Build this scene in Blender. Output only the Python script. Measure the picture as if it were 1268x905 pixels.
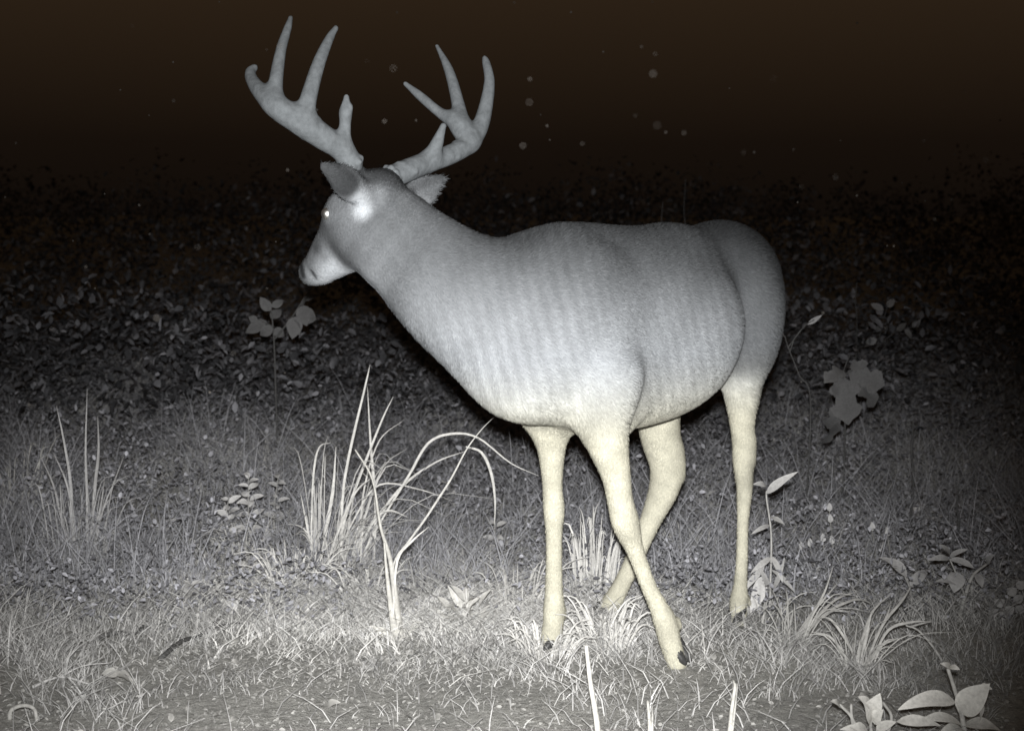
import bpy, bmesh, math, random
import numpy as np
from mathutils import Vector, Matrix

for o in list(bpy.data.objects):
    bpy.data.objects.remove(o)
scene = bpy.context.scene
COL = scene.collection
rng = np.random.default_rng(7)
random.seed(7)

# ---------------------------------------------------------------- camera
W, H, F = 1268.0, 905.0, 1650.0          # photograph size and focal length in its pixels
CAMZ, HORIZON = 0.90, 330.0              # lens height (m) and the horizon's pixel row
TILT = math.atan((H / 2 - HORIZON) / F)
cd = bpy.data.cameras.new("camera")
cam = bpy.data.objects.new("camera", cd)
COL.objects.link(cam)
cam.location = (0, 0, CAMZ)
cam.rotation_euler = (math.radians(90) - TILT, 0, 0)
cd.sensor_width = 36.0
cd.lens = 36.0 * F / W
cd.dof.use_dof = True
cd.dof.focus_distance = 3.0
cd.dof.aperture_fstop = 5.6
cd.clip_start, cd.clip_end = 0.02, 500.0
scene.camera = cam

# ---------------------------------------------------------------- night sky
world = bpy.data.worlds.new("World")
scene.world = world
world.use_nodes = True
nt = world.node_tree
nt.nodes.clear()
wo = nt.nodes.new("ShaderNodeOutputWorld")
bg = nt.nodes.new("ShaderNodeBackground")
tc = nt.nodes.new("ShaderNodeTexCoord")
sx = nt.nodes.new("ShaderNodeSeparateXYZ")
rp = nt.nodes.new("ShaderNodeValToRGB")
nt.links.new(tc.outputs["Generated"], sx.inputs[0])
nt.links.new(sx.outputs["Z"], rp.inputs[0])
e = rp.color_ramp.elements
e[0].position, e[0].color = 0.0, (0.0032, 0.0024, 0.0020, 1)
e[1].position, e[1].color = 0.20, (0.0245, 0.0150, 0.0082, 1)
m_ = e.new(0.09); m_.color = (0.0080, 0.0050, 0.0032, 1)
nt.links.new(rp.outputs[0], bg.inputs[0])
bg.inputs[1].default_value = 1.0
nt.links.new(bg.outputs[0], wo.inputs[0])

# ---------------------------------------------------------------- the trail camera's flash, just above the lens
ld = bpy.data.lights.new("flash", 'SPOT')
ld.energy = 760.0
ld.color = (1.0, 0.99, 0.97)
ld.spot_size = math.radians(53)
ld.spot_blend = 1.0
ld.shadow_soft_size = 0.025
flash = bpy.data.objects.new("flash", ld)
COL.objects.link(flash)
flash.location = (0.0, 0.0, CAMZ + 0.085)
flash.rotation_euler = (Vector((-0.17, 3.3, 0.40)) - flash.location).to_track_quat('-Z', 'Y').to_euler()

scene.view_settings.view_transform = 'Standard'
scene.view_settings.look = 'None'
scene.view_settings.gamma = 1.0
scene.view_settings.exposure = 0.0
scene.render.engine = 'CYCLES'
scene.cycles.max_bounces = 5
scene.cycles.diffuse_bounces = 3
scene.cycles.transparent_max_bounces = 4

# ---------------------------------------------------------------- helpers
CT, ST = math.cos(TILT), math.sin(TILT)

def ray(px, py):
    u, v = (px - W / 2) / F, (H / 2 - py) / F
    return np.array([u, CT + v * ST, -ST + v * CT])

def P(px, py, d):
    """pixel at depth d (world y)"""
    r = ray(px, py)
    return np.array([0, 0, CAMZ]) + r * (d / r[1])

def gz(x, y):
    """terrain height"""
    x = np.asarray(x, float); y = np.asarray(y, float)
    far = np.clip(y - 3.9, 0, 40)
    z = 0.035 * far + 0.0016 * far ** 2 * (far < 10) + (0.16 + 0.032 * (far - 10)) * (far >= 10)
    w = np.clip((y - 3.6) / 1.5, 0, 1)
    z = z + w * (0.05 * np.sin(1.3 * x + 0.7 * y) + 0.035 * np.sin(2.9 * x - 1.7 * y + 1.0))
    z = z + 0.006 * np.sin(5.1 * x + 2.0) * np.sin(4.3 * y) + 0.004 * np.sin(11.3 * x + 3.0 * y) + 0.003 * np.sin(17.0 * y - 9.0 * x)
    z = z - 0.03 * np.clip(np.abs(x) - 1.6, 0, 4) * (1 - w)
    return z

def G(px, py):
    """where the pixel's ray meets the terrain"""
    r = ray(px, py)
    t = 1.0
    for _ in range(4000):
        p = np.array([0, 0, CAMZ]) + r * t
        if p[2] <= gz(p[0], p[1]):
            break
        t += 0.004
    return p

def put(o, parent=None, **tags):
    if o.name not in COL.objects:
        COL.objects.link(o)
    if parent is not None:
        o.parent = parent
        o.matrix_parent_inverse = Matrix.Translation(-Vector(parent.location)) if parent.type == 'EMPTY' else Matrix()
    for k, v in tags.items():
        o[k] = v
    return o

def thing(name, label, cat, loc, group=None):
    o = bpy.data.objects.new(name, None)
    o.empty_display_size = 0.05
    o.location = tuple(float(c) for c in loc)
    COL.objects.link(o)
    o["label"] = label; o["category"] = cat
    if group: o["group"] = group
    return o

def mesh_np(name, verts, faces_list, mat, smooth=True, cols=None):
    """faces_list: list of integer arrays (n,k)"""
    me = bpy.data.meshes.new(name)
    verts = np.asarray(verts, np.float32)
    me.vertices.add(len(verts))
    me.vertices.foreach_set("co", verts.ravel())
    lv = np.concatenate([f.ravel() for f in faces_list]).astype(np.int32)
    tot = np.concatenate([np.full(len(f), f.shape[1]) for f in faces_list]).astype(np.int32)
    st = np.concatenate([[0], np.cumsum(tot)[:-1]]).astype(np.int32)
    me.loops.add(len(lv)); me.loops.foreach_set("vertex_index", lv)
    me.polygons.add(len(tot))
    me.polygons.foreach_set("loop_start", st); me.polygons.foreach_set("loop_total", tot)
    me.polygons.foreach_set("use_smooth", np.full(len(tot), smooth))
    me.update(calc_edges=True); me.validate()
    if cols is not None:
        a = me.color_attributes.new("tone", 'FLOAT_COLOR', 'POINT')
        c = np.ones((len(verts), 4), np.float32); c[:, :3] = cols
        a.data.foreach_set("color", c.ravel())
    if mat is not None: me.materials.append(mat)
    return bpy.data.objects.new(name, me)

# ---------------------------------------------------------------- materials
def new_mat(name):
    m = bpy.data.materials.new(name); m.use_nodes = True
    n = m.node_tree.nodes; l = m.node_tree.links
    return m, n, l, n["Principled BSDF"]

def noise(n, l, scale, detail=3, rough=0.55, coord="Object"):
    t = n.new("ShaderNodeTexCoord"); x = n.new("ShaderNodeTexNoise")
    x.inputs["Scale"].default_value = scale; x.inputs["Detail"].default_value = detail
    x.inputs["Roughness"].default_value = rough
    l.new(t.outputs[coord], x.inputs["Vector"])
    return x

def ramp(n, l, fac, stops):
    r = n.new("ShaderNodeValToRGB"); e = r.color_ramp.elements
    for i, (p, c) in enumerate(stops):
        if i < 2: q = e[i]; q.position = p
        else: q = e.new(p)
        q.color = (*c, 1)
    l.new(fac, r.inputs[0]); return r

def bump(n, l, b, h, strength, dist):
    k = n.new("ShaderNodeBump"); k.inputs["Strength"].default_value = strength
    k.inputs["Distance"].default_value = dist
    l.new(h, k.inputs["Height"]); l.new(k.outputs[0], b.inputs["Normal"]); return k

def mat_tone(name, rough=0.8, spec=0.2, nscale=120, lo=0.75, hi=1.2, bstr=0.4, bdist=0.004, sub=0.0):
    """vertex tone times a fine procedural grain"""
    m, n, l, b = new_mat(name)
    a = n.new("ShaderNodeVertexColor"); a.layer_name = "tone"
    x = noise(n, l, nscale, 4, 0.65)
    r = ramp(n, l, x.outputs["Fac"], [(0.3, (lo,) * 3), (0.7, (hi,) * 3)])
    mx = n.new("ShaderNodeMix"); mx.data_type = 'RGBA'; mx.blend_type = 'MULTIPLY'
    mx.inputs[0].default_value = 1.0
    l.new(a.outputs[0], mx.inputs[6]); l.new(r.outputs[0], mx.inputs[7])
    l.new(mx.outputs[2], b.inputs["Base Color"])
    b.inputs["Roughness"].default_value = rough
    b.inputs["Specular IOR Level"].default_value = spec
    if bstr: bump(n, l, b, x.outputs["Fac"], bstr, bdist)
    return m

def mat_flat(name, c, rough=0.8, spec=0.2, nscale=60, var=0.25, bstr=0.3, bdist=0.003, metallic=0.0):
    m, n, l, b = new_mat(name)
    x = noise(n, l, nscale, 4, 0.6)
    r = ramp(n, l, x.outputs["Fac"], [(0.3, tuple(v * (1 - var) for v in c)), (0.7, tuple(min(1, v * (1 + var)) for v in c))])
    l.new(r.outputs[0], b.inputs["Base Color"])
    b.inputs["Roughness"].default_value = rough
    b.inputs["Specular IOR Level"].default_value = spec
    b.inputs["Metallic"].default_value = metallic
    if bstr: bump(n, l, b, x.outputs["Fac"], bstr, bdist)
    return m

M_COAT = mat_tone("deer_coat", 0.9, 0.1, 170, 0.80, 1.15, 0.5, 0.004)
M_FUR = mat_tone("deer_fur", 0.85, 0.1, 60, 0.9, 1.1, 0.0)
M_ANTLER = mat_flat("antler_velvet", (0.155, 0.168, 0.178), 0.85, 0.15, 70, 0.22, 0.5, 0.003)
M_HOOF = mat_flat("hoof_horn", (0.05, 0.05, 0.05), 0.45, 0.4, 90, 0.3)
M_EYE = mat_flat("eye_reflecting_flash", (0.95, 0.95, 0.92), 0.38, 0.5, 50, 0.02, 0, 0, 1.0)
M_NOSE = mat_flat("nose_pad", (0.10, 0.10, 0.10), 0.5, 0.4, 300, 0.3, 0.6, 0.002)

# ground soil
def mat_ground():
    m, n, l, b = new_mat("soil_and_litter")
    a = noise(n, l, 3.0, 5, 0.6); c = noise(n, l, 45, 6, 0.7); d = noise(n, l, 260, 3, 0.7)
    r1 = ramp(n, l, a.outputs["Fac"], [(0.3, (0.36, 0.357, 0.342)), (0.7, (0.50, 0.495, 0.47))])
    r2 = ramp(n, l, c.outputs["Fac"], [(0.32, (0.68,) * 3), (0.55, (1.0,) * 3), (0.72, (1.3,) * 3)])
    r3 = ramp(n, l, d.outputs["Fac"], [(0.3, (0.7,) * 3), (0.7, (1.25,) * 3)])
    m1 = n.new("ShaderNodeMix"); m1.data_type = 'RGBA'; m1.blend_type = 'MULTIPLY'; m1.inputs[0].default_value = 1
    m2 = n.new("ShaderNodeMix"); m2.data_type = 'RGBA'; m2.blend_type = 'MULTIPLY'; m2.inputs[0].default_value = 1
    l.new(r1.outputs[0], m1.inputs[6]); l.new(r2.outputs[0], m1.inputs[7])
    l.new(m1.outputs[2], m2.inputs[6]); l.new(r3.outputs[0], m2.inputs[7])
    l.new(m2.outputs[2], b.inputs["Base Color"])
    b.inputs["Roughness"].default_value = 0.95; b.inputs["Specular IOR Level"].default_value = 0.1
    ad = n.new("ShaderNodeMath"); ad.operation = 'MULTIPLY_ADD'; ad.inputs[1].default_value = 0.35
    l.new(d.outputs["Fac"], ad.inputs[0]); l.new(c.outputs["Fac"], ad.inputs[2])
    bump(n, l, b, ad.outputs[0], 0.7, 0.02)
    return m
M_SOIL = mat_ground()

# ================================================================ GROUND
def build_ground():
    t = np.linspace(-1, 1, 161)
    xs = np.sign(t) * (np.abs(t) * 3.2 + np.abs(t) ** 5 * 240)
    u = np.linspace(0, 1, 221)
    ys = -4 + u * 13 + u ** 6 * 330
    X, Y = np.meshgrid(xs, ys)
    Z = gz(X, np.minimum(Y, 60))
    V = np.stack([X, Y, Z], -1).reshape(-1, 3)
    nx, ny = len(xs), len(ys)
    i = (np.arange(ny - 1)[:, None] * nx + np.arange(nx - 1)[None]).ravel()
    put(mesh_np("ground", V, [np.stack([i, i + 1, i + nx + 1, i + nx], 1)], M_SOIL), kind="structure")
build_ground()

# ================================================================ DEER
# ---- signed-distance modelling, meshed with surface nets
class SDF:
    def __init__(self, lo, hi, h):
        self.lo = np.array(lo, float); self.h = h
        self.n = np.ceil((np.array(hi) - self.lo) / h).astype(int) + 1
        self.f = np.full(self.n, 1.0, np.float32)
    def window(self, c0, c1, m):
        a = np.maximum(((np.minimum(c0, c1) - m - self.lo) / self.h).astype(int), 0)
        b = np.minimum(((np.maximum(c0, c1) + m - self.lo) / self.h).astype(int) + 2, self.n)
        sl = tuple(slice(a[i], b[i]) for i in range(3))
        g = [self.lo[i] + self.h * np.arange(a[i], b[i]) for i in range(3)]
        q = np.stack(np.meshgrid(*g, indexing='ij'), -1).astype(np.float32)
        return sl, q
    def blend(self, sl, d, k, sub=False):
        o = self.f[sl]
        if sub: o = -o
        h = np.maximum(k - np.abs(o - d), 0) / k
        r = np.minimum(o, d) - h * h * k * 0.25
        self.f[sl] = -r if sub else r
    def cone(self, a, b, ra, rb, k=0.02, sub=False):
        a = np.asarray(a, float); b = np.asarray(b, float)
        sl, q = self.window(a, b, max(ra, rb) + k * 1.5 + 0.02)
        ba = b - a; L = max(float(ba @ ba), 1e-9)
        t = np.clip(((q - a) @ ba) / L, 0, 1)
        d = np.linalg.norm(q - a - t[..., None] * ba, axis=-1) - (ra + (rb - ra) * t)
        self.blend(sl, d.astype(np.float32), k, sub)
    def chain(self, pts, k=0.02, sub=5):
        """one smooth tapering limb through (point, radius) knots"""
        A = np.array([np.append(p, r) for p, r in pts])
        A = np.vstack([2 * A[0] - A[1], A, 2 * A[-1] - A[-2]]); A[0, 3] = A[1, 3]; A[-1, 3] = A[-2, 3]
        out = []
        for i in range(1, len(A) - 2):
            for t in np.arange(sub) / sub:
                p0, p1, p2, p3 = A[i-1], A[i], A[i+1], A[i+2]
                out.append(0.5 * (2*p1 + (p2-p0)*t + (2*p0-5*p1+4*p2-p3)*t*t + (3*p1-p0-3*p2+p3)*t**3))
        out.append(A[-2]); out = np.array(out)
        lo, hi = out[:, :3].min(0), out[:, :3].max(0)
        sl, q = self.window(lo, hi, out[:, 3].max() + k * 1.5 + 0.02)
        d = np.full(q.shape[:3], 9.0, np.float32)
        for a, b in zip(out[:-1], out[1:]):
            m = max(a[3], b[3]) + k * 1.5 + 0.03
            i0 = np.maximum(((np.minimum(a, b)[:3] - m - q[0, 0, 0]) / self.h).astype(int), 0)
            i1 = np.minimum(((np.maximum(a, b)[:3] + m - q[0, 0, 0]) / self.h).astype(int) + 2, d.shape)
            w = tuple(slice(x, y) for x, y in zip(i0, i1)); qq = q[w]
            ba = b[:3] - a[:3]; t = np.clip(((qq - a[:3]) @ ba) / max(ba @ ba, 1e-9), 0, 1)
            d[w] = np.minimum(d[w], np.linalg.norm(qq - a[:3] - t[..., None] * ba, axis=-1) - (a[3] + (b[3] - a[3]) * t))
        self.blend(sl, d, k)
    def ell(self, c, R, rad, k=0.03, sub=False):
        """R rows = axes"""
        c = np.asarray(c, float); rad = np.asarray(rad, float)
        m = rad.max()
        sl, q = self.window(c, c, m + k * 1.5 + 0.02)
        p = (q - c) @ np.asarray(R, float).T
        k0 = np.linalg.norm(p / rad, axis=-1); k1 = np.linalg.norm(p / rad ** 2, axis=-1)
        d = k0 * (k0 - 1) / np.maximum(k1, 1e-6)
        d = np.where(k0 < 1e-4, -rad.min(), d)
        self.blend(sl, d.astype(np.float32), k, sub)
    def mesh(self, smooth=2):
        f = self.f; n = f.shape
        ins = f < 0
        cnt = np.zeros([k - 1 for k in n], np.int8)
        for dx in (0, 1):
            for dy in (0, 1):
                for dz in (0, 1):
                    cnt += ins[dx:n[0]-1+dx, dy:n[1]-1+dy, dz:n[2]-1+dz]
        act = (cnt > 0) & (cnt < 8)
        ci = np.argwhere(act)
        idx = np.full(act.shape, -1, np.int64); idx[act] = np.arange(len(ci))
        acc = np.zeros((len(ci), 3)); num = np.zeros(len(ci))
        C = [(a, b, c) for a in (0, 1) for b in (0, 1) for c in (0, 1)]
        for i, p in enumerate(C):
            for q in C[i+1:]:
                if sum(abs(p[k] - q[k]) for k in range(3)) != 1: continue
                fa = f[ci[:, 0]+p[0], ci[:, 1]+p[1], ci[:, 2]+p[2]].astype(float)
                fb = f[ci[:, 0]+q[0], ci[:, 1]+q[1], ci[:, 2]+q[2]].astype(float)
                mk = (fa < 0) != (fb < 0)
                t = np.where(mk, fa / np.where(mk, fa - fb, 1), 0)
                pt = np.array(p)[None] + t[:, None] * (np.array(q) - np.array(p))[None]
                acc[mk] += pt[mk]; num[mk] += 1
        V = self.lo + self.h * (ci + acc / num[:, None])
        quads = []
        for ax in range(3):
            b, c = (ax + 1) % 3, (ax + 2) % 3
            s0 = [slice(None)] * 3; s1 = [slice(None)] * 3
            s0[ax] = slice(0, n[ax]-1); s1[ax] = slice(1, n[ax])
            A, B = ins[tuple(s0)], ins[tuple(s1)]
            e = np.argwhere(A != B)
            ok = (e[:, b] > 0) & (e[:, c] > 0) & (e[:, b] < n[b]-1) & (e[:, c] < n[c]-1)
            e = e[ok]
            fl = A[e[:, 0], e[:, 1], e[:, 2]]
            def at(db, dc):
                k = e.copy(); k[:, b] -= db; k[:, c] -= dc
                return idx[k[:, 0], k[:, 1], k[:, 2]]
            Q = np.stack([at(1, 1), at(0, 1), at(0, 0), at(1, 0)], 1)
            Q[~fl] = Q[~fl][:, ::-1]
            quads.append(Q)
        Q = np.concatenate(quads)
        for _ in range(smooth):
            s = np.zeros_like(V); w = np.zeros(len(V))
            for i in range(4):
                j = (i + 1) % 4
                np.add.at(s, Q[:, i], V[Q[:, j]]); np.add.at(w, Q[:, i], 1)
                np.add.at(s, Q[:, j], V[Q[:, i]]); np.add.at(w, Q[:, j], 1)
            V = V * 0.5 + 0.5 * s / w[:, None]
        return V, Q

def vnormals(V, Q):
    fn = np.cross(V[Q[:, 2]] - V[Q[:, 0]], V[Q[:, 3]] - V[Q[:, 1]])
    N = np.zeros_like(V)
    for i in range(Q.shape[1]): np.add.at(N, Q[:, i], fn)
    return N / np.maximum(np.linalg.norm(N, axis=1, keepdims=True), 1e-12)

PSI = math.radians(46)
DF = np.array([-math.cos(PSI), -math.sin(PSI), 0]); DL = np.array([math.sin(PSI), -math.cos(PSI), 0]); DU = np.array([0, 0, 1.0])
DO = np.array([0.10, 2.95, 0])
def L(s, t, z): return DO + DF * s + DL * t + DU * z
RB = np.stack([DF, DL, DU])
def unit(v): v = np.asarray(v, float); return v / np.linalg.norm(v)
def pitched(deg):
    a = math.radians(deg); f = DF * math.cos(a) + DU * math.sin(a)
    return np.stack([f, DL, np.cross(f, DL)])

def build_deer():
    root = thing("deer", "big antlered buck deer standing in night grass with its head turned aside", "deer", (DO[0], DO[1], 0.0))
    S = SDF((-0.56, 2.50, -0.02), (0.92, 3.95, 1.20), 0.0062)
    # ---- trunk
    S.ell(L(-0.10, 0, 0.765), pitched(12), (0.25, 0.165, 0.215), 0.05)
    S.ell(L(-0.31, 0, 0.758), pitched(-2), (0.300, 0.198, 0.212), 0.05)
    S.ell(L(-0.26, 0, 0.67), pitched(-7), (0.33, 0.145, 0.140), 0.06)
    S.cone(L(-0.02, 0, 0.905), L(-0.40, 0, 0.895), 0.075, 0.095, 0.06)
    S.cone(L(-0.40, 0, 0.882), L(-0.60, 0, 0.885), 0.100, 0.118, 0.06)
    S.ell(L(-0.59, 0, 0.825), pitched(-14), (0.182, 0.135, 0.165), 0.05)
    for sd in (1, -1):
        S.cone(L(-0.38, 0.080 * sd, 0.77), L(-0.57, 0.080 * sd, 0.79), 0.118, 0.105, 0.06)
    # thighs
    for sd in (1, -1):
        S.ell(L(-0.605, 0.082 * sd, 0.80), pitched(72), (0.165, 0.078, 0.112), 0.035)
    for sd in (1, -1):
        S.ell(L(-0.535, 0.185 * sd, 0.77), pitched(80), (0.15, 0.055, 0.05), 0.09, True)   # hollow of the flank
    # shoulders
    for sd in (1, -1):
        S.ell(L(-0.03, 0.095 * sd, 0.72), pitched(75), (0.22, 0.060, 0.115), 0.06)
    # brisket and neck
    S.ell(P(648, 462, 2.84), RB, (0.10, 0.10, 0.10), 0.09)
    S.chain([(P(662, 400, 2.93), 0.165), (P(606, 385, 2.88), 0.150), (P(548, 348, 2.85), 0.124), (P(490, 293, 2.87), 0.099)], 0.10)
    # ---- head
    hf = unit(P(380, 336, 2.98) - P(462, 232, 2.84)); hl = unit(np.array([-0.76, -0.65, 0])); hl = unit(hl - hf * (hl @ hf)); hu = np.cross(hf, hl)
    RH = np.stack([hf, hl, hu])
    S.ell(P(455, 262, 2.87), RH, (0.105, 0.072, 0.078), 0.03)
    S.cone(P(440, 272, 2.88), P(392, 331, 2.975), 0.062, 0.031, 0.03)
    S.cone(P(455, 300, 2.90), P(402, 335, 2.97), 0.050, 0.026, 0.03)
    S.cone(P(462, 290, 2.86), P(478, 300, 2.84), 0.075, 0.08, 0.04)
    S.ell(P(386, 338, 2.985), RH, (0.028, 0.029, 0.028), 0.015)
    S.ell(P(417, 258, 2.855), RH, (0.034, 0.018, 0.020), 0.02)      # brow
    S.cone(P(436, 208, 2.805), P(444, 235, 2.83), 0.021, 0.03, 0.02)  # pedicles
    S.cone(P(484, 220, 2.875), P(474, 240, 2.88), 0.021, 0.03, 0.02)
    # ears
    def ear(b, t, n, w, thick):
        b, t = np.array(b), np.array(t); a = unit(t - b); n = unit(n - a * (n @ a)); s = np.cross(a, n)
        ln = np.linalg.norm(t - b); c = b + a * ln * 0.5
        R = np.stack([a, s, n])
        S.ell(b + a * ln * 0.36, R, (ln * 0.38, w, thick), 0.012)
        S.ell(b + a * ln * 0.70, R, (ln * 0.34, w * 0.48, thick * 0.6), 0.02)
        S.cone(b - a * 0.01, b + a * ln * 0.25, 0.024, 0.018, 0.02)
        S.ell(b + a * ln * 0.45 + n * thick, R, (ln * 0.36, w * 0.72, thick * 0.9), 0.008, True)
    ear(P(449, 241, 2.79), P(397, 203, 2.715), np.array([-0.65, 0.76, 0]), 0.036, 0.016)
    ear(P(506, 249, 2.92), P(549, 219, 3.00), np.array([0.25, -0.85, 0.1]), 0.036, 0.017)
    # nostril and mouth
    S.cone(P(384, 338, 2.945), P(389, 344, 2.94), 0.006, 0.004, 0.006, True)
    S.cone(P(392, 350, 2.952), P(425, 338, 2.905), 0.003, 0.003, 0.006, True)
    # ---- legs: pixel, depth, width in pixels
    def leg(pts, k=0.045):
        S.chain([(P(x, y, d), 0.5 * w * d / F) for x, y, d, w in pts], k)
    leg([(752, 470, 2.86, 84), (748, 525, 2.86, 62), (762, 585, 2.87, 38), (768, 620, 2.88, 33), (775, 648, 2.89, 35), (786, 680, 2.91, 23),
         (803, 725, 2.925, 20), (816, 752, 2.935, 24), (823, 768, 2.94, 29), (831, 798, 2.94, 27), (838, 820, 2.94, 25)])
    leg([(683, 470, 3.06, 80), (681, 528, 3.07, 42), (683, 562, 3.08, 33), (684, 602, 3.09, 25), (686, 632, 3.09, 27), (686, 662, 3.09, 21), (686, 725, 3.09, 22),
         (686, 752, 3.09, 27), (685, 772, 3.085, 26), (681, 795, 3.08, 26)])
    leg([(850, 390, 3.40, 130), (835, 440, 3.38, 100), (816, 500, 3.36, 60), (818, 541, 3.38, 50), (825, 575, 3.39, 42), (822, 605, 3.39, 38), (806, 643, 3.37, 27), (786, 690, 3.36, 22),
         (768, 727, 3.35, 22), (757, 748, 3.35, 27), (751, 764, 3.345, 25), (745, 778, 3.34, 25)])
    S.cone(P(830, 560, 3.39), P(841, 588, 3.40), 0.03, 0.012, 0.03)
    leg(k=0.06, pts=[(900, 345, 3.42, 118), (908, 395, 3.41, 94), (915, 435, 3.395, 72), (918, 462, 3.385, 55), (919, 490, 3.38, 43), (919, 521, 3.38, 32), (920, 549, 3.38, 27), (920, 570, 3.38, 26), (922, 602, 3.37, 21), (920, 643, 3.36, 15),
         (919, 684, 3.35, 15), (917, 722, 3.35, 17), (915, 740, 3.345, 22), (914, 758, 3.34, 22), (913, 770, 3.335, 23)])
    S.cone(P(926, 545, 3.39), P(930, 572, 3.39), 0.018, 0.010, 0.025)
    for px, py, dd in ((839, 772, 2.955), (834, 775, 2.99), (696, 758, 3.10), (925, 744, 3.36), (919, 746, 3.385), (766, 756, 3.37)):
        S.cone(P(px, py - 5, dd), P(px + 3, py + 4, dd), 0.009, 0.006, 0.012)      # dewclaws
    # tail
    S.chain([(L(-0.73, 0.0, 0.88), 0.030), (L(-0.76, 0.0, 0.84), 0.028), (L(-0.755, 0.0, 0.78), 0.024), (L(-0.73, 0, 0.72), 0.014)], 0.03)
    V, Q = S.mesh(2)
    N = vnormals(V, Q)
    if np.mean(np.sum(N * (V - V.mean(0)), 1)) < 0:
        Q = Q[:, ::-1].copy(); N = -N
    # ---- coat tone
    x, y, z = V.T
    rel = V - DO; s = rel @ DF; t = rel @ DL
    sm = lambda v, a, b: (lambda u: u * u * (3 - 2 * u))(np.clip((v - a) / (b - a), 0, 1))
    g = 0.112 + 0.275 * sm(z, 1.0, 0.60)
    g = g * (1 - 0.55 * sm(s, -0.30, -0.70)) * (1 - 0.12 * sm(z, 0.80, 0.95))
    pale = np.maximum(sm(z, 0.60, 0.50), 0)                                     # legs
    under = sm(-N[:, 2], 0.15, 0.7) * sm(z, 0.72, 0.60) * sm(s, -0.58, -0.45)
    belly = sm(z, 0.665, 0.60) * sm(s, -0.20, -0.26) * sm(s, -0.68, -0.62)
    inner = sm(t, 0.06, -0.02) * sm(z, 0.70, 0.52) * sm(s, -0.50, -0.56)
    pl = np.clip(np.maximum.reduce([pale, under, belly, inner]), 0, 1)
    # outside of the near thigh stays grey further down its rear edge
    head = sm(np.linalg.norm(V - P(430, 285, 2.90), axis=1), 0.30, 0.16) * (z > 0.78)
    hrel = V - P(462, 232, 2.84); hs = hrel @ hf; hup = hrel @ hu
    hg = 0.155 + 0.02 * np.sin(45 * hs + 12 * z) + 0.012 * np.sin(120 * x) * np.sin(95 * z)
    def spot(c, r, soft=0.5): return sm(np.linalg.norm(V - c, axis=1), r, r * soft)
    def mark(pa, pb, d, r, soft=0.3):
        a_, b_ = P(*pa, d), P(*pb, d); ba = b_ - a_; tt = np.clip(((V - a_) @ ba) / (ba @ ba), 0, 1)
        q_ = V - a_ - tt[:, None] * ba; q_[:, 1] *= 0.45
        return sm(np.linalg.norm(q_, axis=1), r, r * soft)
    chin = sm(hs, 0.13, 0.20) * sm(hup, -0.015, -0.06)
    hg = hg + 0.34 * np.maximum(chin, mark((398, 344), (440, 340), 2.91, 0.026))
    hg = hg + 0.36 * mark((446, 246), (450, 262), 2.80, 0.034, 0.15)
    hg = hg + 0.07 * mark((470, 235), (472, 262), 2.82, 0.03)
    hg = hg + 0.06 * mark((408, 272), (416, 268), 2.84, 0.02)
    hg = hg * (1 - 0.62 * mark((440, 214), (492, 222), 2.83, 0.045)) * (1 - 0.72 * mark((396, 203), (428, 228), 2.75, 0.034, 0.6))
    hg = hg * (1 - 0.5 * mark((411, 283), (395, 308), 2.92, 0.020)) * (1 - 0.35 * mark((424, 290), (405, 318), 2.92, 0.020))
    hg = hg * (1 - 0.8 * mark((372, 328), (376, 342), 2.96, 0.010)) * (1 - 0.7 * mark((386, 337), (391, 345), 2.94, 0.007))
    hg = hg * (1 - 0.5 * mark((520, 232), (545, 216), 2.97, 0.016)) + 0.08 * mark((518, 246), (526, 248), 2.93, 0.02)
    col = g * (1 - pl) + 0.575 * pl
    col = col * (1 - head) + hg * head
    throat = sm(np.linalg.norm(V - P(462, 345, 2.84), axis=1), 0.09, 0.03)
    col = col + 0.25 * throat * (1 - 0.5 * head)
    ph = 2 * np.pi * (x + 0.22 * (z - 0.7) + 0.004 * np.sin(9 * z) + 0.003 * np.sin(31 * x)) / 0.030
    stripe = (0.5 + 0.5 * np.sin(ph)) * (0.6 + 0.4 * np.sin(7 * z + 13 * s)) * sm(z, 0.50, 0.62) * (1 - head) * sm(s, -0.72, -0.55)
    col = col * (1 - 0.20 * stripe) * (1 + 0.06 * np.sin(23 * x + 4) * np.sin(19 * z + 1) + 0.04 * np.sin(57 * x - 30 * z))
    col = col * (1 - 0.16 * pl * (0.5 + 0.5 * np.sin(38 * z + 60 * x) * np.sin(91 * z - 40 * y)))
    col = col * (1 - 0.30 * spot(P(932, 590, 3.38), 0.05, 0.3)) * (1 - 0.22 * spot(P(843, 592, 3.40), 0.05, 0.3))   # tarsal patches
    warm = sm(z, 0.72, 0.50)[:, None]
    tint = np.array([0.95, 1.0, 1.06]) * (1 - warm) + np.array([1.03, 1.0, 0.82]) * warm
    cols = np.clip(col[:, None] * tint, 0.02, 0.85)
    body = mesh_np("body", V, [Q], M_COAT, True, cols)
    put(body, root)
    # ---- fur: short hairs lying along the coat
    tri = Q
    ar = np.linalg.norm(np.cross(V[tri[:, 2]] - V[tri[:, 0]], V[tri[:, 3]] - V[tri[:, 1]]), axis=1)
    nh = 150000
    fi = rng.choice(len(tri), nh, p=ar / ar.sum())
    w4 = rng.dirichlet((1, 1, 1, 1), nh)
    Pp = np.einsum('ij,ijk->ik', w4, V[tri[fi]]); Nn = N[tri[fi, 0]]; Cc = np.einsum('ij,ijk->ik', w4, cols[tri[fi]])
    zz = Pp[:, 2]; ss = (Pp - DO) @ DF
    flow = -DF[None] * 0.9 + np.array([0, 0, -0.55])[None]
    lw = sm(zz, 0.62, 0.48)[:, None]
    flow = flow * (1 - lw) + np.array([0, 0, -1.0]) * lw
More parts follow.
